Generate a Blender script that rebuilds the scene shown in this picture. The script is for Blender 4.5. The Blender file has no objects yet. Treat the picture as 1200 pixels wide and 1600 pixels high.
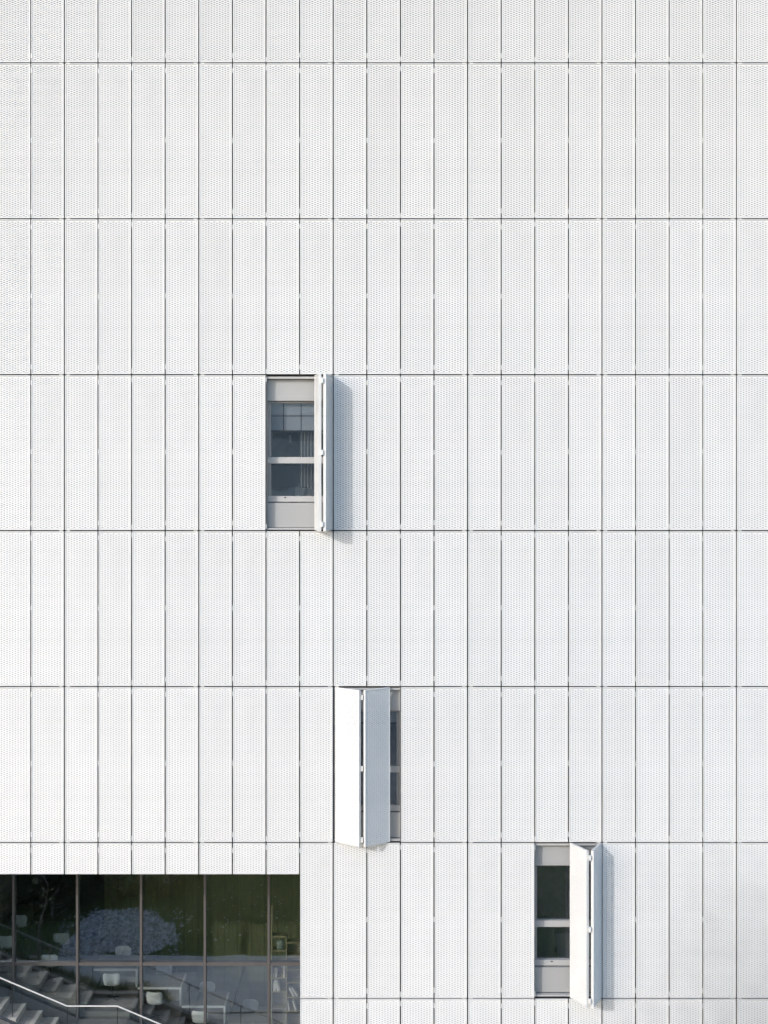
import bpy, math, random
from mathutils import Vector, Matrix
rnd = random.Random(7)
SC = bpy.context.scene
COL = SC.collection

# ------------------------------------------------------------------ camera
D = 38.0                      # metres from the lens to the facade plane (y = 0)
PX = 60.0                     # photograph pixels per metre on the facade plane
ROW0 = 1800.0                 # photograph row of the plaza level z = 0
HOR = 730.0                   # row at the lens height
def X(px): return px / PX
def Z(row): return (ROW0 - row) / PX
def Xd(px, y): return (600 - (600 - px) * (D + y) / D) / PX      # pixel column at depth y -> x
def Zd(row, y): return Z(HOR + (row - HOR) * (D + y) / D)        # pixel row at depth y -> z

cam = bpy.data.cameras.new('camera'); co = bpy.data.objects.new('camera', cam); COL.objects.link(co)
co.location = (10.0, -D, Z(HOR)); co.rotation_euler = (math.radians(90), 0, 0)
cam.sensor_fit = 'HORIZONTAL'; cam.sensor_width = 36; cam.lens = 36 * D / 20.0
cam.shift_y = -(800 - HOR) / 1200
cam.clip_start = 0.5; cam.clip_end = 9000
SC.camera = co

# ------------------------------------------------------------------ light
SUN = Vector((-0.86, -1.0, 0.48)).normalized()
w = bpy.data.worlds.new('World'); SC.world = w; w.use_nodes = True
nt = w.node_tree; nt.nodes.clear()
sky = nt.nodes.new('ShaderNodeTexSky'); sky.sky_type = 'NISHITA'; sky.sun_disc = False
sky.sun_elevation = math.asin(SUN.z); sky.sun_rotation = math.atan2(SUN.x, SUN.y)
sky.air_density = 1.0; sky.dust_density = 1.15; sky.ozone_density = 0.75; sky.altitude = 200
bg = nt.nodes.new('ShaderNodeBackground'); bg.inputs['Strength'].default_value = 0.15
wo = nt.nodes.new('ShaderNodeOutputWorld')
nt.links.new(sky.outputs[0], bg.inputs[0]); nt.links.new(bg.outputs[0], wo.inputs[0])
sl = bpy.data.lights.new('sun', 'SUN'); sl.energy = 0.86; sl.angle = math.radians(0.6); sl.color = (0.98, 0.985, 1.0)
so = bpy.data.objects.new('sun', sl); COL.objects.link(so)
so.rotation_euler = SUN.to_track_quat('Z', 'Y').to_euler(); so.location = SUN * 80
vs = SC.view_settings
vs.view_transform = 'Standard'; vs.look = 'None'; vs.gamma = 1; vs.use_curve_mapping = False
vs.exposure = 0.77

# ------------------------------------------------------------------ materials
MATS = {}
def mat(name, col, rough=0.6, metal=0.0, var=0.06, scale=6.0, bump=0.0, bscale=40.0, rnd_amt=0.0, stretch=None, col2=None, spec=0.5):
    m = bpy.data.materials.new(name); m.use_nodes = True
    n = m.node_tree.nodes; L = m.node_tree.links
    b = n['Principled BSDF']; b.inputs['Roughness'].default_value = rough; b.inputs['Metallic'].default_value = metal
    b.inputs['Specular IOR Level'].default_value = spec
    tc = n.new('ShaderNodeTexCoord'); mp = n.new('ShaderNodeMapping')
    L.new(tc.outputs['Object'], mp.inputs[0])
    if stretch: mp.inputs['Scale'].default_value = stretch
    ns = n.new('ShaderNodeTexNoise'); ns.inputs['Scale'].default_value = scale; ns.inputs['Detail'].default_value = 6
    L.new(mp.outputs[0], ns.inputs['Vector'])
    rp = n.new('ShaderNodeValToRGB')
    a = col; c = col2 or tuple(min(1, x * (1 + 2 * var)) for x in col)
    a = col if col2 else tuple(x * (1 - 2 * var) for x in col)
    rp.color_ramp.elements[0].position = 0.3; rp.color_ramp.elements[1].position = 0.7
    rp.color_ramp.elements[0].color = (*a, 1); rp.color_ramp.elements[1].color = (*c, 1)
    L.new(ns.outputs[0], rp.inputs[0]); out = rp.outputs[0]
    if rnd_amt:
        oi = n.new('ShaderNodeObjectInfo'); mr = n.new('ShaderNodeMapRange')
        mr.inputs[3].default_value = 1 - rnd_amt; mr.inputs[4].default_value = 1 + rnd_amt
        L.new(oi.outputs['Random'], mr.inputs[0])
        hs = n.new('ShaderNodeHueSaturation'); L.new(mr.outputs[0], hs.inputs['Value']); L.new(out, hs.inputs['Color']); out = hs.outputs[0]
    L.new(out, b.inputs['Base Color'])
    if bump:
        n2 = n.new('ShaderNodeTexNoise'); n2.inputs['Scale'].default_value = bscale; n2.inputs['Detail'].default_value = 5
        L.new(mp.outputs[0], n2.inputs['Vector'])
        bm = n.new('ShaderNodeBump'); bm.inputs['Strength'].default_value = bump; bm.inputs['Distance'].default_value = 0.02
        L.new(n2.outputs[0], bm.inputs['Height']); L.new(bm.outputs[0], b.inputs['Normal'])
    MATS[name] = m
    return m
def glass(name, tint, refl):
    m = bpy.data.materials.new(name); m.use_nodes = True
    n = m.node_tree.nodes; L = m.node_tree.links; n.clear()
    o = n.new('ShaderNodeOutputMaterial'); mx = n.new('ShaderNodeMixShader'); mx2 = n.new('ShaderNodeMath')
    t = n.new('ShaderNodeBsdfTransparent'); t.inputs[0].default_value = (*tint, 1)
    g = n.new('ShaderNodeBsdfGlossy'); g.inputs['Roughness'].default_value = 0.003; g.inputs[0].default_value = (0.93, 0.97, 1, 1)
    lw = n.new('ShaderNodeLayerWeight'); lw.inputs[0].default_value = 0.5
    f = n.new('ShaderNodeMath'); f.operation = 'POWER'; f.inputs[1].default_value = 4.0; L.new(lw.outputs['Facing'], f.inputs[0])
    tc = n.new('ShaderNodeTexCoord'); ns = n.new('ShaderNodeTexNoise'); ns.inputs['Scale'].default_value = 0.8
    bm = n.new('ShaderNodeBump'); bm.inputs['Strength'].default_value = 0.07; bm.inputs['Distance'].default_value = 0.05
    L.new(tc.outputs['Object'], ns.inputs['Vector']); L.new(ns.outputs[0], bm.inputs['Height']); L.new(bm.outputs[0], g.inputs['Normal'])
    mx2.operation = 'ADD'; mx2.inputs[1].default_value = refl; L.new(f.outputs[0], mx2.inputs[0])
    L.new(mx2.outputs[0], mx.inputs[0]); L.new(t.outputs[0], mx.inputs[1]); L.new(g.outputs[0], mx.inputs[2]); L.new(mx.outputs[0], o.inputs[0])
    MATS[name] = m
glass('pane_glass', (0.975, 0.99, 0.98), 0.19)
glass('window_glass', (0.90, 0.92, 0.93), 0.095)
glass('rail_glass', (0.97, 0.985, 0.98), 0.03)
mat('white_coat', (0.80, 0.80, 0.80), 0.42, var=0.015, scale=1.3, rnd_amt=0.022)
mat('mesh_coat', (0.80, 0.80, 0.80), 0.42, var=0.015, scale=1.3, rnd_amt=0.022)
mat('clip_coat', (0.58, 0.58, 0.58), 0.5, var=0.03)
mat('rail_white', (0.8, 0.8, 0.79), 0.3, var=0.01)
mat('back_wall', (0.10, 0.10, 0.102), 0.7, var=0.05, scale=0.6)
mat('grey_coat', (0.42, 0.425, 0.43), 0.45, var=0.02, scale=0.9)
mat('frame_coat', (0.36, 0.355, 0.36), 0.4, var=0.02)
mat('sill_coat', (0.50, 0.50, 0.505), 0.4, var=0.02)
mat('dark_gap', (0.05, 0.05, 0.052), 0.7)
mat('mullion', (0.15, 0.14, 0.14), 0.4, metal=0.2, var=0.03)
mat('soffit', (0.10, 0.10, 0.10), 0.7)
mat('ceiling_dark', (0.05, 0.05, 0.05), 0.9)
mat('ceiling_light', (0.55, 0.55, 0.56), 0.8)
mat('room_wall', (0.6, 0.6, 0.61), 0.8)
mat('room_floor', (0.22, 0.22, 0.22), 0.6, bump=0.1)
mat('blind', (0.33, 0.35, 0.38), 0.9, var=0.03, scale=30)
mat('mirror_line', (0.03, 0.033, 0.04), 0.8)
mat('wood', (0.115, 0.125, 0.06), 0.55, scale=2.5, stretch=(9, 9, 0.7), col2=(0.165, 0.175, 0.085), bump=0.08, rnd_amt=0.14)
mat('shelf_wood', (0.30, 0.27, 0.17), 0.5, scale=3, stretch=(1, 8, 8), col2=(0.38, 0.34, 0.22))
mat('desk_wood', (0.24, 0.22, 0.19), 0.5, scale=2.2, stretch=(0.6, 9, 9), col2=(0.33, 0.305, 0.27))
mat('desk_white', (0.72, 0.73, 0.72), 0.4, var=0.01)
mat('tier_carpet', (0.20, 0.19, 0.175), 0.7, scale=2.2, stretch=(0.6, 9, 9), col2=(0.30, 0.285, 0.26), bump=0.1)
mat('plastic_white', (0.83, 0.86, 0.84), 0.4, var=0.01)
mat('black_metal', (0.02, 0.02, 0.022), 0.4)
mat('stone_beige', (0.54, 0.50, 0.455), 0.75, var=0.08, scale=5, bump=0.15, bscale=60)
mat('nosing', (0.66, 0.63, 0.57), 0.7, var=0.05, scale=8)
mat('kerb_stone', (0.20, 0.195, 0.19), 0.8, var=0.07, scale=7, bump=0.15)
mat('paving', (0.50, 0.50, 0.505), 0.8, var=0.08, scale=0.7, bump=0.1)
mat('bounce_paving', (0.44, 0.43, 0.42), 0.85, var=0.06, scale=0.4, bump=0.2, bscale=20)
mat('lawn', (0.06, 0.10, 0.03), 0.95, scale=0.7, col2=(0.10, 0.13, 0.045), bump=0.6, bscale=9)
mat('blade', (0.06, 0.12, 0.03), 0.7, scale=0.9, col2=(0.12, 0.18, 0.05))
mat('gravel', (0.12, 0.13, 0.15), 0.85, scale=7, col2=(0.78, 0.79, 0.82))
mat('leaf_dark', (0.025, 0.045, 0.016), 0.7, scale=1.5, col2=(0.05, 0.075, 0.025))
mat('leaf_mid', (0.05, 0.085, 0.025), 0.6, scale=1.5, col2=(0.09, 0.13, 0.04))
mat('bark', (0.24, 0.225, 0.21), 0.9, var=0.2, scale=12, bump=0.4)
mat('petal', (0.75, 0.75, 0.72), 0.6)
mat('paper_white', (0.72, 0.72, 0.70), 0.7)
mat('paper_grey', (0.40, 0.42, 0.44), 0.7)
mat('paper_brown', (0.28, 0.20, 0.12), 0.7)
mat('stone_green', (0.22, 0.27, 0.25), 0.8, var=0.2, scale=18, bump=0.3)
mat('fabric_green', (0.18, 0.20, 0.165), 0.95, var=0.08, scale=30)
mat('cabinet_dark', (0.045, 0.043, 0.04), 0.6)
mat('plain_roof', (0.3, 0.3, 0.3), 0.8)

# ------------------------------------------------------------------ helpers
class MB:
    def __init__(s): s.v = []; s.f = []
    def quad(s, a, b, c, d):
        i = len(s.v); s.v += [a, b, c, d]; s.f.append((i, i + 1, i + 2, i + 3)); return s
    def tri(s, a, b, c):
        i = len(s.v); s.v += [a, b, c]; s.f.append((i, i + 1, i + 2)); return s
    def hexa(s, p):
        i = len(s.v); s.v += [tuple(q) for q in p]
        for f in ((0, 3, 2, 1), (4, 5, 6, 7), (0, 1, 5, 4), (1, 2, 6, 5), (2, 3, 7, 6), (3, 0, 4, 7)): s.f.append(tuple(i + k for k in f))
        return s
    def box(s, x0, x1, y0, y1, z0, z1):
        return s.hexa([(x0, y0, z0), (x1, y0, z0), (x1, y1, z0), (x0, y1, z0), (x0, y0, z1), (x1, y0, z1), (x1, y1, z1), (x0, y1, z1)])
    def bbox(s, x0, x1, y0, y1, z0, z1, c=0.004):
        "box with chamfered vertical and horizontal front edges (chamfer on -y face)"
        i = len(s.v)
        s.v += [(x0 + c, y0, z0 + c), (x1 - c, y0, z0 + c), (x1 - c, y0, z1 - c), (x0 + c, y0, z1 - c),
                (x0, y0 + c, z0), (x1, y0 + c, z0), (x1, y0 + c, z1), (x0, y0 + c, z1),
                (x0, y1, z0), (x1, y1, z0), (x1, y1, z1), (x0, y1, z1)]
        for f in ((0, 1, 2, 3), (4, 5, 1, 0), (5, 6, 2, 1), (6, 7, 3, 2), (7, 4, 0, 3), (8, 9, 5, 4), (9, 10, 6, 5), (10, 11, 7, 6), (11, 8, 4, 7), (9, 8, 11, 10)):
            s.f.append(tuple(i + k for k in f))
        return s
    def tube(s, pts, rad, n=8, cap=True):
        rings = []
        P = [Vector(p) for p in pts]
        if not hasattr(rad, '__len__'): rad = [rad] * len(P)
        for k, p in enumerate(P):
            d = (P[min(k + 1, len(P) - 1)] - P[max(k - 1, 0)]).normalized()
            u = d.cross(Vector((0, 0, 1)))
            if u.length < 1e-3: u = d.cross(Vector((1, 0, 0)))
            u.normalize(); vv = d.cross(u)
            i = len(s.v)
            s.v += [tuple(p + (u * math.cos(a) + vv * math.sin(a)) * rad[k]) for a in [2 * math.pi * j / n for j in range(n)]]
            rings.append(i)
        for a, b in zip(rings, rings[1:]):
            for j in range(n): s.f.append((a + j, a + (j + 1) % n, b + (j + 1) % n, b + j))
        if cap:
            s.f.append(tuple(rings[0] + j for j in reversed(range(n)))); s.f.append(tuple(rings[-1] + j for j in range(n)))
        return s
    def lathe(s, prof, c=(0, 0, 0), n=14):
        base = len(s.v)
        for r, z in prof:
            for j in range(n):
                a = 2 * math.pi * j / n; s.v.append((c[0] + r * math.cos(a), c[1] + r * math.sin(a), c[2] + z))
        for k in range(len(prof) - 1):
            for j in range(n):
                s.f.append((base + k * n + j, base + k * n + (j + 1) % n, base + (k + 1) * n + (j + 1) % n, base + (k + 1) * n + j))
        s.f.append(tuple(base + j for j in reversed(range(n)))); s.f.append(tuple(base + (len(prof) - 1) * n + j for j in range(n)))
        return s
    def mesh(s, name, m, smooth=False):
        me = bpy.data.meshes.new(name); me.from_pydata(s.v, [], s.f); me.update()
        if m: me.materials.append(MATS[m])
        if smooth: me.polygons.foreach_set('use_smooth', [True] * len(me.polygons))
        return me
    def obj(s, name, m, parent=None, loc=(0, 0, 0), smooth=False):
        return link(name, s.mesh(name, m, smooth), parent, loc)
def link(name, data, parent=None, loc=(0, 0, 0), rz=0.0):
    o = bpy.data.objects.new(name, data); COL.objects.link(o)
    o.location = loc; o.rotation_euler = (0, 0, rz); o.parent = parent
    return o
def tag(o, label=None, cat=None, group=None, kind=None):
    if label: o['label'] = label
    if cat: o['category'] = cat
    if group: o['group'] = group
    if kind: o['kind'] = kind
    return o
def thing(name, loc, label, cat, group=None, rz=0.0):
    return tag(link(name, None, None, loc, rz), label, cat, group)

# ================================================================== GROUND
def stair_z(x):                       # walking line of the outdoor stair
    if x < -3.03: return 4.17
    if x < 1.47: return 2.27 + (1.47 - x) * 0.19 / 0.45
    if x < 2.82: return 2.27
    return max(0.18, 2.27 - (x - 2.82) * 0.19 / 0.45)
def sm(a, b, t):
    t = min(1, max(0, (t - a) / (b - a))); return t * t * (3 - 2 * t)
def ground_z(x, y):
    if y > 0.92: return -0.3
    h = (stair_z(x) - 0.12) * sm(-3.6, 0.5, y) if y > -3.6 else 0.0
    if y < -9.2:
        t = -9.2 - y
        h = 0.12 * t if t < 8.5 else 1.02 + (t - 8.5) * 0.06
        h = min(h, 2.2)
        if y > -21: h += 0.10 * math.sin(x * 0.9 + y * 0.4) * sm(0, 2, t) + 0.07 * math.sin(x * 2.1 - y * 1.3) * sm(0, 2, t)
    return h
gx = [-4000, -1500, -500, -200, -90, -50] + [-30 + 0.6 * i for i in range(0, 110)] + [40, 60, 110, 250, 600, 1600, 4000]
gy = [-4000, -1500, -500, -200, -100, -60, -45] + [-35 + 1.0 * i for i in range(0, 16)] + [-19.5 + 0.5 * i for i in range(0, 40)] + [0.3, 0.6, 0.9, 0.95, 30, 60, 200, 800, 4000]
gb = MB(); nx = len(gx)
for yy in gy:
    for xx in gx: gb.v.append((xx, yy, ground_z(xx, yy)))
for j in range(len(gy) - 1):
    for i in range(nx - 1): gb.f.append((j * nx + i, j * nx + i + 1, (j + 1) * nx + i + 1, (j + 1) * nx + i))
gro = tag(gb.obj('ground', 'lawn', smooth=True), kind='structure')
gro.data.materials.append(MATS['bounce_paving'])
for pg in gro.data.polygons:
    c_ = pg.center
    if -200 < c_.y < -22.5 or (-3.8 < c_.y < 0.95 and 3.6 < c_.x < 40): pg.material_index = 1  # far ground paved pale as an added bounce for fill light; near strip is paving
# plaza paving, real slabs with open joints, in front of the building
pv = link('pavement', MB().box(-30, 40, -9.2, -3.65, -0.1, 0.012).mesh('pavement', 'kerb_stone')); tag(pv, kind='structure')
slab = MB().box(0, 1.185, 0, 0.905, 0, 0.03).mesh('paving_slab', 'paving')
for j in range(6):
    for i in range(16):
        s = link('paving_slab', slab, pv, (-7.0 + i * 1.2, -9.17 + j * 0.92, 0.008 + rnd.uniform(0, 0.004)))

# ================================================================== BUILDING
RO = Vector((10.0, 3.0, 0.0))
B = thing('office_building', RO, 'white building clad in tall expanded-metal panels, the whole facade behind everything', 'building')
def bobj(mb, name, m, **k): return mb.obj(name, m, B, -RO, **k)      # mesh given in world coordinates

X0, PW = 100.5 / PX, 52.52 / PX          # first main seam, panel pitch
T = 0.07                                 # panel thickness
PH = 243.75 / PX
def seam(k): return X0 + k * PW
def rowz(r): return Z(98 + 243.75 * r)   # joint below panel row r

def panel_mesh(h):
    g, b = 0.0165, 0.027
    m = MB()
    m.bbox(g, g + b, -T, 0, g, h - g); m.bbox(PW - g - b, PW - g, -T, 0, g, h - g)
    m.bbox(g + b, PW - g - b, -T + 0.0005, -0.0005, g, g + b); m.bbox(g + b, PW - g - b, -T + 0.0005, -0.0005, h - g - b, h - g)
    return m.mesh('cladding_panel', 'white_coat')
def infill_mesh(h):
    "expanded metal: tilted zig-zag strands bonded to the neighbours above and below"
    g = 0.0165 + 0.023
    x0, x1 = g, PW - g
    z0, z1 = g + 0.004, h - g - 0.004
    L = (x1 - x0) / 5.5
    p = 0.0286; A = 0.30 * p; wd = STRAND; th = 0.0025; ti = math.radians(TILT)
    yc = -T + 0.012
    n = int((z1 - z0 - wd) / p)
    off = (z1 - z0 - n * p) / 2
    xs = []
    for k in range(11):
        for a in (0.0, 0.30, 0.70): xs.append((k + a, (1 if a < 0.2 else (1 if a < 0.5 else -1)) * (1 if k % 2 == 0 else -1)))
    pts = []
    for k in range(12):                      # bond centre at every half period, with a short flat
        s = 1 if k % 2 == 0 else -1
        for d in (-0.05, 0.05):
            t = k + d
            if 0 <= t <= 11: pts.append((t * L / 2, s))
            elif t < 0: pts.append((0.0, s))
            else: pts.append((11 * L / 2, s))
    m = MB()
    dz, dy = wd / 2 * math.cos(ti), wd / 2 * math.sin(ti)
    ny, nz = th * math.cos(ti), th * math.sin(ti)
    for j in range(n + 1):
        zc = z0 + off + j * p; s = 1 if j % 2 == 0 else -1
        base = len(m.v)
        for (x, q) in pts:
            z = zc + A * q * s
            m.v += [(x0 + x, yc - dy, z - dz), (x0 + x, yc + dy, z + dz), (x0 + x, yc + dy + ny, z + dz - nz), (x0 + x, yc - dy + ny, z - dz - nz)]
        for i in range(len(pts) - 1):
            a = base + 4 * i
            for e in range(4):
                e2 = (e + 1) % 4
                m.f.append((a + e, a + 4 + e, a + 4 + e2, a + e2))
    for za, zb in ((z0 - 0.003, z0 + 0.026), (z1 - 0.026, z1 + 0.003)):      # solid margin of the sheet behind the first and last strands
        m.box(x0 + 0.005, x1 - 0.005, yc + 0.014, yc + 0.016, za, zb)
    return m.mesh('mesh_infill', 'mesh_coat')
STRAND, TILT = 0.0322, 20
PANEL, INFILL = panel_mesh(PH), infill_mesh(PH)
HS = Z(1316.75) - Z(1367)
PANEL_S, INFILL_S = panel_mesh(HS), infill_mesh(HS)
CLIP_V = MB().bbox(-0.0162, 0.0162, -0.044, 0.0, -0.062, 0.062, 0.003).mesh('clip', 'clip_coat')
CLIP_H = MB().bbox(-0.045, 0.045, -0.044, 0.0, -0.014, 0.014, 0.003).mesh('clip', 'clip_coat')

def place_panel(x, z, rz=0.0, y=T, name='cladding_panel', short=False):
    o = link(name, PANEL_S if short else PANEL, B, Vector((x, y, z)) - RO, rz)
    tag(link('mesh_infill', INFILL_S if short else INFILL, o), kind='stuff')
    return o
def add_clips(o, k, short=False):
    "k = index of the seam at the panel's right side; module of four panels"
    q = k % 4; h = HS if short else PH
    if q == 0:
        for z in ((0.0,) if not short else ()):
            link('clip', CLIP_H, o, (PW - 0.095, 0, z)); link('clip', CLIP_H, o, (PW + 0.095, 0, z))
    elif q in (1, 3):
        zs = ([0.20, h / 2 + 0.02, h - 0.20] if not short else [h - 0.20])
        for z in zs: link('clip', CLIP_V, o, (PW, -0.004, z + rnd.uniform(-0.012, 0.012)))
    else:
        for z in ([0.10, h - 0.13] if not short else [h - 0.13]): link('clip', CLIP_V, o, (PW, -0.004, z + rnd.uniform(-0.012, 0.012)))

# windows: (first seam of the pair, panel row whose top joint is row r)
WIN = {(6, 2), (8, 4), (14, 5)}
for r in range(-1, 7):                       # panel row r hangs below joint r
    for k in range(-4, 24):                  # panel k lies between seam k and k + 1
        if (k, r) in WIN or (k - 1, r) in WIN: continue
        if r == 6 and k < 7: continue
        if r == 5 and k < 7:
            o = place_panel(seam(k), Z(1367), short=True); add_clips(o, k + 1, True); continue
        o = place_panel(seam(k), rowz(r + 1))
        add_clips(o, k + 1)

# the three opened bi-fold shutters
HINGE = MB().bbox(-0.026, 0.026, -0.045, 0.012, -0.065, 0.065, 0.006).mesh('hinge', 'rail_white')
def shutter(xa, xb, r):
    xa, xb = X(xa), X(xb)
    G = 0.046
    half = (xb - xa - G) / 2; d = math.sqrt(PW * PW - half * half)
    phi = math.atan2(d, half)
    zb = rowz(r + 1)
    a = place_panel(xa, zb, -phi, T + 0.02, 'shutter_leaf')
    b = place_panel(xa + half + G, zb, phi, T + 0.02 - d, 'shutter_leaf')
    for z in (0.20, PH / 2, PH - 0.20):
        h = link('hinge', HINGE, a, (PW + math.cos(phi) * G / 2, math.sin(phi) * G / 2, z), phi)
    return a, b
shutter(495, 516.0, 2); shutter(525, 607.7, 4); shutter(894, 937.6, 5)

# backing wall with openings
def wall_with_holes(name, m, x0, x1, z0, z1, y0, y1, holes):
    xs = sorted({x0, x1, *[h[0] for h in holes], *[h[1] for h in holes]})
    mb = MB()
    for a, b in zip(xs, xs[1:]):
        hs = sorted([h for h in holes if h[0] <= a + 1e-6 and h[1] >= b - 1e-6], key=lambda h: h[2])
        z = z0
        for h in hs:
            if h[2] > z: mb.box(a, b, y0, y1, z, h[2])
            z = max(z, h[3])
        if z < z1: mb.box(a, b, y0, y1, z, z1)
    return bobj(mb, name, m)
XL, XR, ZT = seam(-4), seam(24), rowz(-1)
XG = X(468.5)                              # right side of the recessed ground-floor opening
ZG = Z(1367)
holes = [(XL, XG, -1, ZG + 0.02)]
for (k, r) in WIN: holes.append((seam(k) + 0.03, seam(k + 2) - 0.03, rowz(r + 1) + 0.03, rowz(r) - 0.03))
wall_with_holes('backing_wall', 'back_wall', XL, XR, -0.4, ZT, 0.52, 0.66, holes)
# carrier rails behind the joints
for r in range(0, 7):
    mb = MB()
    z = rowz(r)
    segs = [(XL, XR)]
    for (k, rr) in WIN:
        if r in (rr, rr + 1):
            segs = [s for a, b in segs for s in ((a, seam(k)), (seam(k + 2), b)) if s[1] - s[0] > 0.1] if True else segs
    if r == 6: segs = [(max(a, XG), b) for a, b in segs if b > XG]
    for a, b in segs: mb.box(a, b, 0.20, 0.26, z - 0.06, z + 0.06)
    bobj(mb, 'carrier_rail', 'back_wall')

# shell of the building behind the facade
bobj(MB().box(XL, XL + 0.25, 0.67, 20, -0.4, ZT), 'side_wall', 'plain_roof')
bobj(MB().box(XR - 0.25, XR, 0.67, 20, -0.4, ZT), 'side_wall', 'plain_roof')
bobj(MB().box(XL + 0.26, XR - 0.26, 19.7, 19.99, -0.4, ZT), 'rear_wall', 'plain_roof')
bobj(MB().box(XL, XR, 0.52, 20, ZT + 0.01, ZT + 0.3), 'roof', 'plain_roof')

# ---- the small windows
def window(k, r):
    xl, xr = seam(k) + 0.014, seam(k + 2) - 0.014
    t = 98 + 243.75 * r
    o = Vector((xl, 0.0, Z(t + 243.75)))
    wn = link('window', None, B, o - RO)
    zz = lambda row: Z(t + row)
    def part(mb, name, m): return mb.obj(name, m, wn, -o)
    f0, f1 = 0.43, 0.51
    part(MB().box(xl - 0.012, xl - 0.002, 0.10, 0.515, zz(243), zz(1)).box(xr + 0.002, xr + 0.012, 0.10, 0.515, zz(243), zz(1)), 'reveal', 'grey_coat')
    part(MB().bbox(xl, xr, 0.10, 0.20, zz(6), zz(2.6)), 'head_rail', 'sill_coat')
    part(MB().bbox(xl, xr, 0.28, 0.40, zz(40), zz(6.5)), 'head_panel', 'grey_coat')
    part(MB().bbox(xl, xr, 0.28, 0.40, zz(239.5), zz(200.5)), 'lower_panel', 'grey_coat')
    part(MB().bbox(xl, xr, 0.10, 0.26, zz(242.5), zz(240)), 'bottom_rail', 'sill_coat')
    fr = MB()
    fr.bbox(xl, xl + 0.085, f0, f1, zz(199.5), zz(40.5)); fr.bbox(xr - 0.085, xr, f0, f1, zz(199.5), zz(40.5))
    fr.bbox(xl + 0.086, xr - 0.086, f0, f1, zz(43.5), zz(40.5))
    part(fr, 'frame', 'frame_coat')
    part(MB().bbox(xl, xr, 0.36, 0.505, zz(138.5), zz(128.5)), 'transom', 'sill_coat')
    sill = part(MB().bbox(xl, xr, 0.34, 0.505, zz(199), zz(190)), 'sill', 'sill_coat')
    part(MB().bbox(xl + 0.44, xl + 0.49, 0.334, 0.338, zz(193.2), zz(191.6), 0.001), 'drain_cap', 'black_metal')
    part(MB().box(xl + 0.086, xr - 0.086, 0.465, 0.477, zz(128.3), zz(43.7)), 'pane', 'window_glass')
    part(MB().box(xl + 0.086, xr - 0.086, 0.465, 0.477, zz(189.8), zz(138.8)), 'pane', 'window_glass')
    # room lining behind the window
    a, b, y0, y1 = xl - 0.9, xr + 1.2, 0.67, 3.3
    zf, zc = zz(236), zz(30)
    part(MB().box(a, b, y0, y1, zf - 0.1, zf), 'room_floor', 'room_floor')
    part(MB().box(a, b, y0, y1, zc, zc + 0.1), 'room_ceiling', 'ceiling_light')
    part(MB().box(a, b, y1, y1 + 0.1, zf - 0.1, zc + 0.1).box(a - 0.1, a, y0, y1 + 0.1, zf - 0.1, zc + 0.1).box(b, b + 0.1, y0, y1 + 0.1, zf - 0.1, zc + 0.1), 'room_wall', 'room_wall')
    return xl, xr, t, wn, o
W1 = window(6, 2); W2 = window(8, 4); W3 = window(14, 5)

# blinds in two windows; the lines and first sheet imitate a mirrored facade
def blind(W, low, label):
    xl, xr, t, wn, o = W
    zz = lambda row: Z(t + row)
    b = thing('reflection_blind', ((xl + xr) / 2, 0.60, zz(41)), label, 'blind')
    of = -Vector((((xl + xr) / 2), 0.60, zz(41)))
    y = 0.60
    MB().box(xl + 0.05, xr - 0.05, y, y + 0.012, zz(low), zz(41)).obj('fabric', 'blind', b, of)
    MB().box(xl + 0.05, xr - 0.05, y - 0.012, y + 0.02, zz(low + 2.2), zz(low) - 0.001).obj('bottom_bar', 'mirror_line', b, of)
    for px in (24, 52, 80):
        MB().box(xl + px / 60 - 0.011, xl + px / 60 + 0.011, y - 0.006, y - 0.002, zz(low) + 0.004, zz(41)).obj('mirror_line', 'mirror_line', b, of)
    MB().box(xl + 0.05, xr - 0.05, y - 0.012, y - 0.008, zz(63.8), zz(62.6)).obj('mirror_seam', 'mirror_line', b, of)
blind(W1, 86, 'grey sheet imitating a mirrored facade behind the topmost opened window')
blind(W2, 62, 'dark grey blind behind the window under the middle opened shutter')

# ---- recessed ground-floor glazing
GY = 3.0
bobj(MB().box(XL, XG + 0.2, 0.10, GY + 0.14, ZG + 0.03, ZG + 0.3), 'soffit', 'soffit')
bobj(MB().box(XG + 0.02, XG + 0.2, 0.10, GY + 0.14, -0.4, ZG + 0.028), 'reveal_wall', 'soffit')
gw = link('glazed_wall', None, B, Vector((1.0, GY, 0)) - RO)
def gpart(mb, name, m): return mb.obj(name, m, gw, (-1.0, -GY, 0))
zt = Zd(1505, GY)
mx = [Xd(22, GY) + i * 1.79 for i in range(-3, 5)] + [XG - 0.05]
for x in mx:
    gpart(MB().bbox(x - 0.033, x + 0.033, GY - 0.10, GY + 0.12, -0.3, ZG + 0.02), 'mullion', 'mullion')
for a, b in zip(mx, mx[1:]):
    a2, b2 = a + 0.034, b - 0.034
    gpart(MB().bbox(a2, b2, GY - 0.08, GY + 0.12, zt - 0.045, zt + 0.045), 'transom', 'mullion')
    gpart(MB().box(a2, b2, GY, GY + 0.024, zt + 0.046, ZG + 0.02), 'pane', 'pane_glass')
    gpart(MB().box(a2, b2, GY, GY + 0.024, -0.3, zt - 0.046), 'pane', 'pane_glass')

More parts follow.
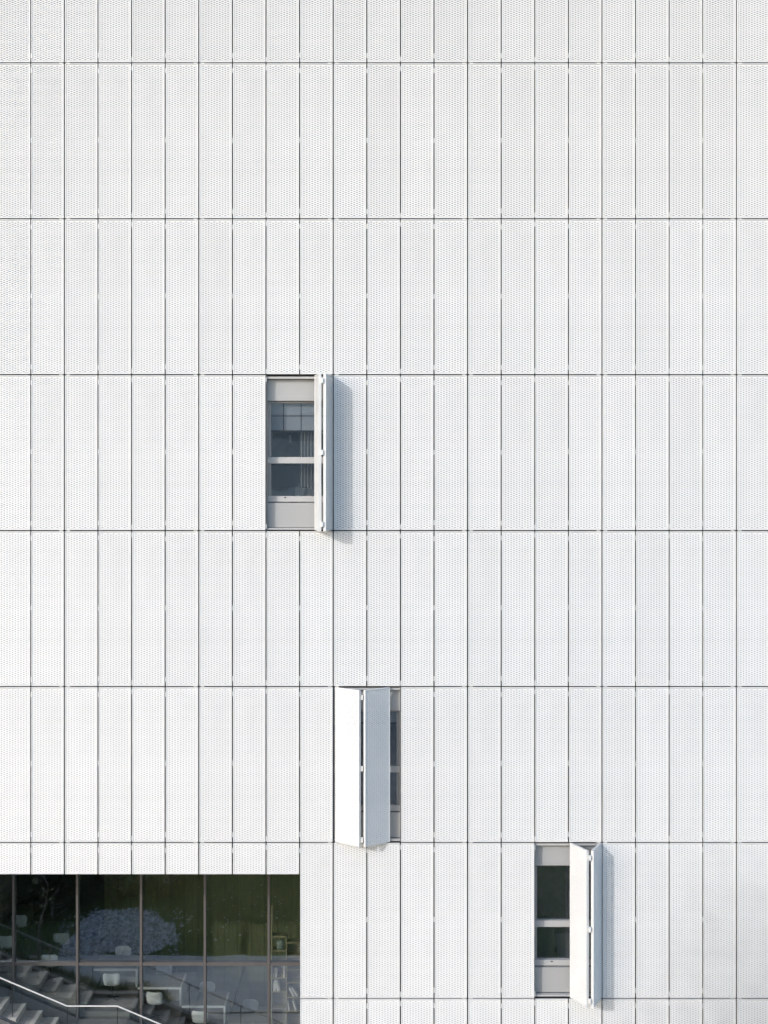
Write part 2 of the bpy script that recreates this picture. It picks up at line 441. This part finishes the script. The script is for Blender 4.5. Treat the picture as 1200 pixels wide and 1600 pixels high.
# ---- the hall behind the glazing: stepped floor, board wall, ceiling
HY0, HY1 = GY + 0.15, 7.9
def tier_z(i): return 2.48 - 0.54 * i
def tier_x(i): return 2.16 + 1.28 * i
for i in range(-4, 5):
    a, b = tier_x(i) - 0.62, tier_x(i) + 0.66
    if i == -4: a = XL + 0.3
    if i == 4: b = 11.0
    t = bobj(MB().box(a, b, HY0, HY1, -0.4, tier_z(i)), 'floor_tier', 'tier_carpet')
    tag(t)
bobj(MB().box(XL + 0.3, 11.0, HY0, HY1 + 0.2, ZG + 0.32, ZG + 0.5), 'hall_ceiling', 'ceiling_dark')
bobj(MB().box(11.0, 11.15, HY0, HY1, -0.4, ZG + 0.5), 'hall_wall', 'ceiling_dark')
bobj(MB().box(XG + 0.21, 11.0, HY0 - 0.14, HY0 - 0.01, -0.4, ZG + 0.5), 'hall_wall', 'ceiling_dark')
bw = link('board_wall', MB().box(XL + 0.3, 11.0, HY1 + 0.03, HY1 + 0.2, -0.4, ZG + 0.31).mesh('board_wall', 'cabinet_dark'), B, -RO)
bx = 1.2
while bx < 10.8:
    wdt = 0.42
    MB().bbox(bx + 0.006, bx + wdt - 0.006, HY1, HY1 + 0.029, -0.3, ZG + 0.3, 0.004).obj('board', 'wood', bw)
    bx += wdt
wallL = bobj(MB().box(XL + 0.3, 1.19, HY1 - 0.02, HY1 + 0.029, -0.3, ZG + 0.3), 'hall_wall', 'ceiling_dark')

# plinth under the glass, following the stair
pl = MB()
def slope_band(mb, x0, x1, y0, y1, up, zlow=-0.4):
    xs = [x0, -3.03, 1.47, 2.82, x1]
    for a, b in zip(xs, xs[1:]):
        za, zb = stair_z(a + 1e-4) + up, stair_z(b - 1e-4) + up
        mb.hexa([(a, y0, zlow), (b, y0, zlow), (b, y1, zlow), (a, y1, zlow), (a, y0, za), (b, y0, zb), (b, y1, zb), (a, y1, za)])
slope_band(pl, -6.4, 7.7, GY - 0.72, GY - 0.102, 0.10)
bobj(pl, 'plinth', 'kerb_stone')

# ================================================================== OUTDOOR STAIR
st = tag(link('stairs', None, None, (2.1, 1.9, 0)), kind='structure')
SO = -Vector((2.1, 1.9, 0))
SY0, SY1 = 1.17, GY - 0.725
def step(a, b, z, nose=True):
    s = MB().box(a, b - 0.002, SY0, SY1, -0.4, z).obj('step', 'stone_beige', st, SO)
    if nose: MB().box(b - 0.12, b + 0.012, SY0 + 0.001, SY1 - 0.001, z + 0.001, z + 0.006).obj('nosing', 'nosing', s)
for i in range(10): step(1.47 - 0.45 * (i + 1), 1.47 - 0.45 * i, 2.27 + 0.19 * (i + 1))
step(-6.4, -3.03, 4.17 + 0.19)
step(1.47, 2.82, 2.27)
for i in range(10): step(2.82 + 0.45 * i, 2.82 + 0.45 * (i + 1), 2.27 - 0.19 * (i + 1))
step(7.32, 7.72, 0.18, False)
kb = MB(); slope_band(kb, -6.4, 7.2, 0.95, 1.165, 0.10)
kb.obj('kerb', 'kerb_stone', st, SO)

# handrail with glass infill
hr = thing('handrail', (2.1, 1.30, 2.27), 'thin white handrail with glass panels beside the outdoor stair', 'handrail')
HO = -Vector((2.1, 1.30, 2.27))
RY = 1.30
def rail_z(x): return stair_z(x) + 1.05
pts = [(-6.3, RY, rail_z(-6.3)), (-3.03, RY, rail_z(-3.02)), (1.47, RY, rail_z(1.47)), (2.82, RY, rail_z(2.82)), (7.3, RY, rail_z(7.3))]
MB().tube(pts, 0.021, 8).obj('rail', 'rail_white', hr, HO)
px = -6.3
gl = [-6.3, -4.6, -3.03, -1.5, 0.0, 1.47, 2.82, 4.3, 5.8, 7.25]
for a, b in zip(gl, gl[1:]):
    za, zb = stair_z(a + 0.01), stair_z(b - 0.01)
    y0, y1 = RY - 0.006, RY + 0.006
    a2, b2 = a + 0.01, b - 0.01
    MB().hexa([(a2, y0, za + 0.32), (b2, y0, zb + 0.32), (b2, y1, zb + 0.32), (a2, y1, za + 0.32), (a2, y0, za + 1.0), (b2, y0, zb + 1.0), (b2, y1, zb + 1.0), (a2, y1, za + 1.0)]).obj('glass_panel', 'rail_glass', hr, HO)
for x in gl[1:-1]:
    MB().box(x - 0.008, x + 0.008, RY - 0.012, RY + 0.012, stair_z(x) - 0.1, rail_z(x) - 0.02).obj('post', 'black_metal', hr, HO)

# ================================================================== FURNITURE
def chair_shell():
    prof = [(0.235, 0.415), (0.225, 0.44), (0.12, 0.432), (0.0, 0.425), (-0.10, 0.43), (-0.17, 0.46), (-0.205, 0.53), (-0.222, 0.62), (-0.236, 0.72), (-0.244, 0.79), (-0.247, 0.825)]
    wid = [0.16, 0.20, 0.235, 0.24, 0.235, 0.215, 0.225, 0.24, 0.245, 0.232, 0.175]
    m = MB(); n = 9
    for (y, z), wv in zip(prof, wid):
        for j in range(n):
            u = -1 + 2 * j / (n - 1)
            curl = abs(u) ** 3
            up = 0.05 * curl * (1 if z < 0.47 else 0)
            fw = 0.06 * curl * (1 if z >= 0.47 else 0)
            m.v.append((u * wv, y + fw, z + up))
    for k in range(len(prof) - 1):
        for j in range(n - 1): a = k * n + j; m.f.append((a, a + n, a + n + 1, a + 1))
    t = len(m.v)
    v2 = []
    for k in range(len(prof)):                       # thickness: a second, offset skin
        y0, z0 = prof[max(k - 1, 0)]; y1, z1 = prof[min(k + 1, len(prof) - 1)]
        d = Vector((0, y1 - y0, z1 - z0)).normalized(); nn = Vector((0, d.z, -d.y)) * -0.012
        if prof[k][1] < 0.46: nn = Vector((0, 0, -0.012))
        for j in range(n): q = m.v[k * n + j]; v2.append((q[0], q[1] + nn.y, q[2] + nn.z))
    m.v += v2
    for f in list(m.f): m.f.append(tuple(t + i for i in reversed(f)))
    K = len(prof)
    edge = [j for j in range(n)] + [k * n + n - 1 for k in range(1, K)] + [(K - 1) * n + j for j in range(n - 2, -1, -1)] + [k * n for k in range(K - 2, 0, -1)]
    for a, b in zip(edge, edge[1:] + edge[:1]): m.f.append((a, b, t + b, t + a))
    return m.mesh('seat_shell', 'plastic_white', True)
SHELL = chair_shell()
POLE = MB().tube([(0, 0, 0.06), (0, 0, 0.41)], 0.024, 10).mesh('pole', 'black_metal')
BASE = [MB().tube([(0, 0, 0.075), (0.26 * math.cos(a), 0.26 * math.sin(a), 0.03)], [0.02, 0.014], 6).mesh('base_arm', 'black_metal') for a in [math.pi / 4 + math.pi / 2 * k for k in range(4)]]
BRK = MB().box(-0.11, 0.11, -0.02, 0.02, 0.40, 0.413).box(-0.02, 0.02, -0.11, 0.11, 0.392, 0.3995).mesh('seat_bracket', 'black_metal')
def chair(x, y, z, rz, label, group='white shell chairs in the stepped hall'):
    c = thing('shell_chair', (x, y, z), label, 'chair', group, rz)
    link('seat_shell', SHELL, c); link('pole', POLE, c); link('seat_bracket', BRK, c)
    for b in BASE: link('base_arm', b, c)
    return c
FY, BY = 4.1, 6.05                               # row by the glass, row beyond the desks
front = {-2: (10, 'white shell chair cut by the left picture edge, behind the stair glazing'),
         -1: (79, 'white shell chair just above the horizontal glazing bar in the second bay'),
         0: (175.5, 'white shell chair with its back to the glass, above the handrail landing'),
         1: (244, 'white shell chair with its back to the glass, right of the landing one'),
         2: (314.5, 'lowest white shell chair with its back to the glass, at the bottom edge')}
for i, (p, lab) in front.items(): chair(Xd(p, FY), FY, tier_z(i), rnd.uniform(-0.15, 0.15) + (0.0), lab)
back = {-2: (33, 'dim shell chair highest up in the dark left part of the hall'),
        -1: (97, 'dim shell chair behind the second bay above the reflected handrail'),
        0: (190, 'dim shell chair right under the reflected gravel bed'),
        1: (255, 'pale shell chair across the desk, close to the third mullion'),
        2: (321, 'pale shell chair across the desk, half hidden by the fourth mullion'),
        3: (389, 'pale shell chair across the lowest desk, nearest the bookshelf')}
for i, (p, lab) in back.items(): chair(Xd(p, BY), BY, tier_z(i), (math.pi if i >= 0 else 0) + rnd.uniform(-0.2, 0.2), lab)

def desk(i, label):
    y0, y1 = 4.5, 5.65
    a, b = tier_x(i) - 0.615, tier_x(i) + 0.665
    z = tier_z(i)
    d = thing('stepped_desk', ((a + b) / 2, (y0 + y1) / 2, z), label, 'desk', 'desks stepping down through the hall')
    o = -Vector(((a + b) / 2, (y0 + y1) / 2, z))
    MB().bbox(a, b, y0, y1, z + 0.68, z + 0.74).obj('table_top', 'desk_white', d, o)
    MB().box(a + 0.01, b - 0.06, y0 + 0.05, y1 - 0.02, z + 0.7405, z + 0.746).obj('work_surface', 'desk_wood', d, o)
    MB().bbox(b - 0.065, b - 0.005, y0 + 0.0015, y1 - 0.002, z - 0.54 + 0.74, z + 0.679).obj('side_panel', 'desk_white', d, o)
    MB().bbox(a + 0.02, b - 0.08, y1 - 0.25, y1 - 0.22, z + 0.02, z + 0.679).obj('modesty_panel', 'desk_wood', d, o)
    return d
names = {
         0: 'white-edged desk behind the chair above the handrail landing', 1: 'white-edged desk between the third and fourth mullion',
         2: 'white-edged desk under the fourth mullion', 3: 'lowest white-edged desk left of the bookshelf'}
for i, lab in names.items(): desk(i, lab)

# bookshelf by the right reveal
SY = 4.6
bs = thing('bookshelf', (Xd(447, SY), SY, tier_z(4)), 'tall open bookshelf beside the right edge of the dark glazing', 'bookshelf')
BO = -Vector((Xd(447, SY), SY, tier_z(4)))
xa, xm, xb = Xd(425, SY), Xd(447.5, SY), Xd(472, SY)
dep = 0.34
bz0 = tier_z(4)
top1, top2 = Zd(1464, SY), Zd(1473, SY)
def bs_part(mb, name, m='shelf_wood'): return mb.obj(name, m, bs, BO)
bs_part(MB().bbox(xa - 0.03, xa + 0.01, SY, SY + dep, bz0, top1 + 0.9), 'upright')
bs_part(MB().bbox(xm - 0.018, xm + 0.018, SY, SY + dep, bz0, top1), 'upright')
bs_part(MB().bbox(xb - 0.02, xb + 0.02, SY, SY + dep, bz0, top2), 'upright')
sh1 = [1464, 1486, 1505, 1528.5, 1550, 1576]; sh2 = [1473.5, 1495.5, 1516, 1536, 1559, 1581]
for rr in sh1: z = Zd(rr, SY); bs_part(MB().bbox(xa + 0.011, xm - 0.019, SY + 0.002, SY + dep - 0.002, z - 0.016, z + 0.016), 'shelf')
for rr in sh2: z = Zd(rr, SY); bs_part(MB().bbox(xm + 0.019, xb - 0.021, SY + 0.002, SY + dep - 0.002, z - 0.016, z + 0.016), 'shelf')
bs_part(MB().box(xa + 0.011, xm - 0.019, SY + dep, SY + dep + 0.015, bz0, Zd(1505, SY)).box(xm + 0.019, xb - 0.021, SY + dep, SY + dep + 0.015, bz0, top2), 'back_panel', 'desk_wood')
def book(px, row, h, tk, lean, m, label):
    "row = shelf it stands on; lean in degrees"
    x = Xd(px, SY); z = Zd(row, SY) + 0.0165
    b = thing('book', (x, SY + 0.03, z), label, 'book', 'books on the tall shelf')
    a = math.radians(lean); dp = 0.2
    lift = abs(math.sin(a)) * tk / 2
    cover = MB().box(-tk / 2, tk / 2, 0, dp, 0, h).obj('cover', m, b, (0, 0, lift)); cover.rotation_euler = (0, a, 0)
    pg = MB().box(-tk / 2 + 0.006, tk / 2 - 0.006, 0.004, dp + 0.003, 0.006, h + 0.0015).obj('pages', 'paper_white', b, (0, 0, lift)); pg.rotation_euler = (0, a, 0)
bl = [(428.2, 1528.5, 0.25, 0.05, 2, 'paper_grey', 'thin upright book at the left of the shelf just under the glazing bar'),
      (430.6, 1528.5, 0.27, 0.07, 3, 'paper_white', 'thick white book beside the thin one just under the glazing bar'),
      (440.4, 1528.5, 0.29, 0.05, -2, 'paper_brown', 'brown book right in the upper shelf under the glazing bar'),
      (443.6, 1528.5, 0.31, 0.055, 0, 'paper_white', 'pale tall book at the right end under the glazing bar'),
      (428.4, 1550, 0.27, 0.08, 0, 'paper_white', 'broad white book upright at the left of the second book shelf'),
      (434.2, 1550, 0.33, 0.055, -14, 'paper_white', 'white book leaning left in the middle of the second book shelf'),
      (436.8, 1550, 0.31, 0.045, -14, 'paper_grey', 'grey book leaning left against the white one on the second book shelf'),
      (458.2, 1559, 0.27, 0.05, -26, 'paper_white', 'white book leaning left in the right column, first of the leaning row'),
      (460.9, 1559, 0.27, 0.05, -28, 'paper_grey', 'grey book leaning left in the right column, second of the leaning row'),
      (464.2, 1559, 0.28, 0.045, -31, 'paper_white', 'pale book leaning most in the right column, third of the leaning row'),
      (451.2, 1581, 0.29, 0.04, -8, 'paper_white', 'slim white book on the lowest visible shelf of the right column'),
      (462, 1581, 0.28, 0.05, -18, 'paper_white', 'white book leaning left on the lowest visible shelf of the right column')]
for a in bl: book(*a)
vz = Zd(1486, SY) + 0.0165
vs_ = thing('stone_ornament', (Xd(438, SY), SY + 0.15, vz), 'rounded grey-green stone ornament in the top compartment of the bookshelf', 'ornament')
MB().lathe([(0.06, 0), (0.11, 0.02), (0.125, 0.07), (0.105, 0.11), (0.13, 0.15), (0.12, 0.21), (0.08, 0.255), (0.03, 0.27)]).obj('body', 'stone_green', vs_, smooth=True)
MB().box(-0.09, 0.09, -0.09, 0.09, 0, 0.001).obj('foot', 'stone_green', vs_)

# things in the rooms of the opened windows
pl_ = thing('pendant_lamp', (Xd(453, 1.7), 1.7, Z(585.5 + 30)), 'small white pendant lamp hanging inside the topmost opened window', 'lamp')
MB().tube([(0, 0, 0), (0, 0, -1.02)], 0.006, 6).obj('cord', 'black_metal', pl_)
MB().lathe([(0.02, -1.02), (0.035, -1.04), (0.04, -1.22), (0.02, -1.24)]).obj('lamp_shade', 'plastic_white', pl_)
cu = thing('curtain', (Xd(480, 0.9), 0.9, Z(585.5 + 232)), 'grey gathered curtain at the right side inside the topmost opened window', 'curtain')
cm_ = MB(); nn_ = 28
for q in range(nn_ + 1):
    xx_ = -0.2 + 0.5 * q / nn_; yy_ = 0.04 * math.sin(q * 1.35)
    cm_.v += [(xx_, yy_, 0.9), (xx_, yy_, 2.4)]
for q in range(nn_): cm_.f.append((2 * q, 2 * q + 2, 2 * q + 3, 2 * q + 1))
cm_.obj('cloth', 'room_floor', cu, smooth=True)
MB().tube([(-0.35, 0, 2.42), (0.45, 0, 2.42)], 0.012, 6).obj('curtain_rod', 'black_metal', cu)
xl, xr, t, wn, o = W1
zf = Z(t + 236)
chair(Xd(459, 1.5), 1.5, Zd(760, 1.5) - 0.83, 2.2, 'white shell chair seen through the topmost opened window', 'white shell chairs')
bpy.data.objects['shell_chair']
tb = thing('work_table', (Xd(485, 1.9), 1.9, zf), 'pale table beside the chair inside the topmost opened window', 'table')
th = Zd(757, 1.6) - zf
MB().bbox(-0.31, 0.9, -0.35, 0.35, th - 0.03, th).obj('table_top', 'desk_white', tb)
for sx in (-0.27, 0.86):
    for sy in (-0.3, 0.3): MB().box(sx - 0.02, sx + 0.02, sy - 0.02, sy + 0.02, 0, th - 0.031).obj('leg', 'desk_white', tb)
MB().box(-0.29, 0.88, -0.322, -0.33, 0.3, th - 0.032).obj('front_panel', 'sill_coat', tb)
pt = thing('partition_screen', (Xd(447, 2.1), 2.1, zf), 'grey office partition behind the topmost opened window', 'partition')
MB().bbox(-0.45, 0.45, -0.03, 0.03, 0.05, 1.55).obj('panel', 'grey_coat', pt)
for sx in (-0.4, 0.4): MB().box(sx - 0.03, sx + 0.03, -0.15, 0.15, 0, 0.048).obj('foot', 'black_metal', pt)
xl, xr, t, wn, o = W3
zf = Z(t + 236)
ac = thing('armchair', (Xd(843, 1.5), 1.5, zf), 'grey-green upholstered high-back armchair inside the lowest opened window', 'armchair')
def arch(wd, z0, z1, y0, y1, n=10):
    m = MB(); pr = [(-wd, z0)]
    for j in range(n + 1):
        a = math.pi - math.pi * j / n; pr.append((wd * math.copysign(abs(math.cos(a)) ** 0.6, math.cos(a)), z1 - 0.25 + 0.25 * math.sin(a) ** 0.7))
    pr.append((wd, z0)); N = len(pr)
    m.v = [(x, y0, z) for x, z in pr] + [(x, y1, z) for x, z in pr]
    m.f = [tuple(range(N)), tuple(reversed(range(N, 2 * N)))] + [(i, (i + 1) % N, N + (i + 1) % N, N + i) for i in range(N)]
    return m
hb = Zd(1426, 1.5) - zf
arch(0.36, 0.3, hb, -0.38, -0.26).obj('backrest', 'fabric_green', ac)
MB().bbox(-0.34, 0.34, -0.255, 0.32, 0.3, 0.46, 0.03).obj('seat', 'fabric_green', ac)
for s in (-1, 1):
    MB().bbox(s * 0.40 - 0.055, s * 0.40 + 0.055, -0.3, 0.3, 0.25, 0.68, 0.02).obj('armrest', 'fabric_green', ac)
    for sy in (-0.28, 0.26): MB().tube([(s * 0.33, sy, 0.299), (s * 0.36, sy, 0.0)], [0.022, 0.014], 6).obj('leg', 'black_metal', ac)
cb = thing('storage_cabinet', (Xd(878, 1.9), 1.9, zf), 'pale storage cabinet inside the lowest opened window', 'cabinet')
ch = Zd(1459, 1.6) - zf
MB().bbox(-0.22, 0.75, -0.25, 0.25, 0.06, ch).obj('body', 'grey_coat', cb)
MB().bbox(-0.2, 0.26, -0.268, -0.251, 0.09, ch - 0.03).obj('door', 'grey_coat', cb); MB().bbox(0.27, 0.73, -0.268, -0.251, 0.09, ch - 0.03).obj('door', 'grey_coat', cb)
MB().box(-0.2, 0.73, -0.2, 0.2, 0, 0.058).obj('base', 'black_metal', cb)

# ================================================================== PLANTING (mirrored in the glass)
def blades(name, n, fx, fy, h0, h1, m, wdt=0.02, keep=None):
    mb = MB()
    while len(mb.f) < n:
        x, y = rnd.uniform(*fx), rnd.uniform(*fy)
        if keep and not keep(x, y): continue
        z = ground_z(x, y) - 0.02
        h = rnd.uniform(h0, h1); a = rnd.uniform(0, 6.28); lx, ly = rnd.gauss(0, 0.35) * h, rnd.gauss(0, 0.35) * h
        c, s = math.cos(a) * wdt / 2, math.sin(a) * wdt / 2
        mb.tri((x - c, y - s, z), (x + c, y + s, z), (x + lx, y + ly, z + h))
    return mb.obj(name, m)
tag(blades('verge_grass', 8000, (-5, 3.5), (-1.7, 0.3), 0.15, 0.42, 'blade', 0.025), 'tall grass growing on the verge beside the stair', 'grass', kind='stuff')
def bed(x, y):                       # irregular outline of the gravel bed
    a = math.atan2(y + 11.0, x - 0.1)
    k = 1 + 0.10 * math.sin(3 * a + 0.7) + 0.07 * math.sin(5 * a + 2.0) + 0.04 * math.sin(11 * a)
    return (abs((x - 0.1) / (1.95 * k)) ** 3 + abs((y + 11.0) / (1.85 * k)) ** 3) < 1
ing = lambda x, y: not bed(x, y) or rnd.random() < 0.04
tag(blades('bank_grass', 26000, (-14, 16), (-18, -9.3), 0.12, 0.38, 'blade', 0.04, ing), 'rough grass covering the bank across the paving', 'grass', kind='stuff')
gr = MB()
for i in range(7000):
    x = rnd.uniform(-2.4, 2.6); y = rnd.uniform(-13.2, -9.25)
    if not bed(x, y) and rnd.random() > 0.05: continue
    s = rnd.uniform(0.035, 0.10); z = ground_z(x, y) + s * 0.3
    sx, sy, sz = s * rnd.uniform(.7, 1.2), s * rnd.uniform(.7, 1.2), s * rnd.uniform(.5, .8)
    b = len(gr.v); a = rnd.uniform(0, 1.5); c_, s_ = math.cos(a), math.sin(a)
    gr.v += [(x + c_ * sx, y + s_ * sx, z), (x - s_ * sy, y + c_ * sy, z), (x - c_ * sx, y - s_ * sx, z), (x + s_ * sy, y - c_ * sy, z), (x + rnd.gauss(0, .01), y, z + sz), (x, y, z - sz)]
    for q in range(4): gr.f += [(b + q, b + (q + 1) % 4, b + 4), (b + (q + 1) % 4, b + q, b + 5)]
tag(gr.obj('gravel_bed', 'gravel'), 'loose grey gravel spread on the bank', 'gravel', kind='stuff')
fl = MB()
for i in range(160):
    x, y = rnd.uniform(2.5, 11), rnd.uniform(-15, -9.5); z = ground_z(x, y) + rnd.uniform(0.3, 0.55); s = rnd.uniform(0.03, 0.07)
    for a in (0, 1.05, 2.1):
        c, q = math.cos(a) * s, math.sin(a) * s
        fl.quad((x - c, y - q, z), (x + q * .4, y - c * .4, z + .01), (x + c, y + q, z), (x - q * .4, y + c * .4, z + .01))
tag(fl.obj('wild_flowers', 'petal'), 'small white flowers dotted over the grass bank', 'flowers', kind='stuff')

def tree(name, x, y, h, r, nleaf, leafmat, label, trunk=0.16, clear=0.3, size=0.22, power=1.0, base=None, soft=False):
    z0 = ground_z(x, y) - 0.1 if base is None else base
    t = thing(name, (x, y, z0), label, 'tree', 'trees across the paving')
    pts = [(0, 0, 0)]; n = 7
    for k in range(1, n + 1): pts.append((rnd.gauss(0, 0.05) * k ** .5, rnd.gauss(0, 0.05) * k ** .5, h * 0.93 * k / n))
    tm = MB(); tm.tube(pts, [trunk * (1 - 0.85 * k / n) for k in range(n + 1)], 8)
    tips = []
    for k in range(12 if not soft else 6):
        f = clear + (0.92 - clear) * (k + rnd.random()) / 12
        zz = h * f; a = rnd.uniform(0, 6.28); ln = r * (1.05 - 0.55 * f) * rnd.uniform(.7, 1.0)
        i = min(n - 1, int(f * n / 0.93)); p = Vector(pts[i]).lerp(Vector(pts[i + 1]), 0.5); p.z = zz
        e = p + Vector((math.cos(a) * ln, math.sin(a) * ln, ln * rnd.uniform(.3, .8)))
        mid = p.lerp(e, .5) + Vector((0, 0, -0.05 * ln))
        tm.tube([p, mid, e], [trunk * .35 * (1 - f * .5), trunk * .22, 0.012], 5); tips += [mid, e]
    tm.obj('trunk', 'bark', t, smooth=True)
    cm = MB()
    cl = []
    for k in range(max(10, nleaf // 130)):
        if rnd.random() < .5: c = rnd.choice(tips) + Vector((rnd.gauss(0, .2), rnd.gauss(0, .2), rnd.gauss(0, .2)))
        else:
            f = rnd.random(); zz = h * (clear + (1 - clear) * f); rr = r * math.sin(math.pi * min(1, 0.12 + 0.88 * f) ** power) ** .7 * math.sqrt(rnd.random())
            a = rnd.uniform(0, 6.28); c = Vector((math.cos(a) * rr, math.sin(a) * rr, zz))
        cl.append((c, rnd.uniform(.25, .6) * r * .55))
    for k in range(nleaf):
        c, cr = rnd.choice(cl)
        if soft: cr = r * 0.9
        p = c + Vector((rnd.gauss(0, 1), rnd.gauss(0, 1), rnd.gauss(0, .8))) * cr * .5
        u = Vector((rnd.gauss(0, 1), rnd.gauss(0, 1), rnd.gauss(0, 1))).normalized(); v = u.orthogonal().normalized()
        s = size * rnd.uniform(.6, 1.2)
        cm.quad(tuple(p - u * s * .5), tuple(p + v * s * .28), tuple(p + u * s * .5), tuple(p - v * s * .28))
    cm.obj('crown', leafmat, t)
    return t
ev = [(-2.9, -12.9, 2.3, 1.3, 'dark evergreen shrub mirrored just left of the gravel bed'), (-5.0, -12.2, 2.4, 1.4, 'dark evergreen shrub mirrored behind the leftmost mullion'),
      (-7.2, -13.0, 2.8, 1.6, 'broad dark evergreen shrub at the left end of its group'), (-0.8, -14.2, 2.3, 1.4, 'dark evergreen shrub mirrored above the left half of the gravel bed'),
      (1.3, -14.9, 2.1, 1.3, 'dark evergreen shrub mirrored above the right half of the gravel bed'), (-3.9, -15.6, 3.0, 1.7, 'tallest dark evergreen shrub behind the others on the bank')]
for (x, y, h, r, lab) in ev:
    t_ = tree('evergreen_shrub', x, y, h, r, 4600, 'leaf_dark', lab, 0.09, 0.0, 0.22, 0.9)
    t_['category'] = 'shrub'; t_['group'] = 'evergreen shrubs on the bank'
# young tree with stakes on the verge
yt = tree('young_tree', -0.55, -1.15, 4.6, 0.42, 180, 'leaf_mid', 'slender young staked tree mirrored beside the second mullion', 0.055, 0.35, 0.10)
for k, sx in enumerate((-0.16, 0.2)):
    MB().tube([(sx, 0.05, -0.2), (sx, 0.05, 1.25)], 0.032, 8).obj('stake', 'bark' if k else 'kerb_stone', yt)
MB().box(-0.2, 0.24, 0.0, 0.02, 1.1, 1.16).obj('tie_strap', 'black_metal', yt)
# block across the plaza, behind the viewpoint: only mirrored in the upper windows
OB = thing('opposite_block', (6.0, -75.0, 3.5), 'flat grey block mirrored in the topmost opened window', 'building')
OO = -Vector((6.0, -75.0, 3.5))
MB().box(-14, 26, -86, -70.2, 0, 26).obj('wall', 'kerb_stone', OB, OO)
for fl_ in range(6):
    z0_ = 4.2 + fl_ * 3.6
    MB().box(-13.8, 25.8, -70.19, -70.12, z0_ + 1.3, z0_ + 3.58).obj('window_strip', 'paving', OB, OO)
    for q in range(24): MB().bbox(-13.9 + q * 1.66, -13.9 + q * 1.66 + 1.64, -70.0, -70.19, z0_ - 0.3, z0_ + 1.28, 0.0).obj('fascia_panel', 'white_coat', OB, OO)
# unseen tree added left of the camera to throw soft shade at lower right
tree('shade_tree', -3.0, -27.0, 17.6, 2.1, 27000, 'leaf_mid', 'tall loose-crowned tree added outside the picture to cast the soft lower-right shade', 0.15, 0.62, 0.125, soft=True)
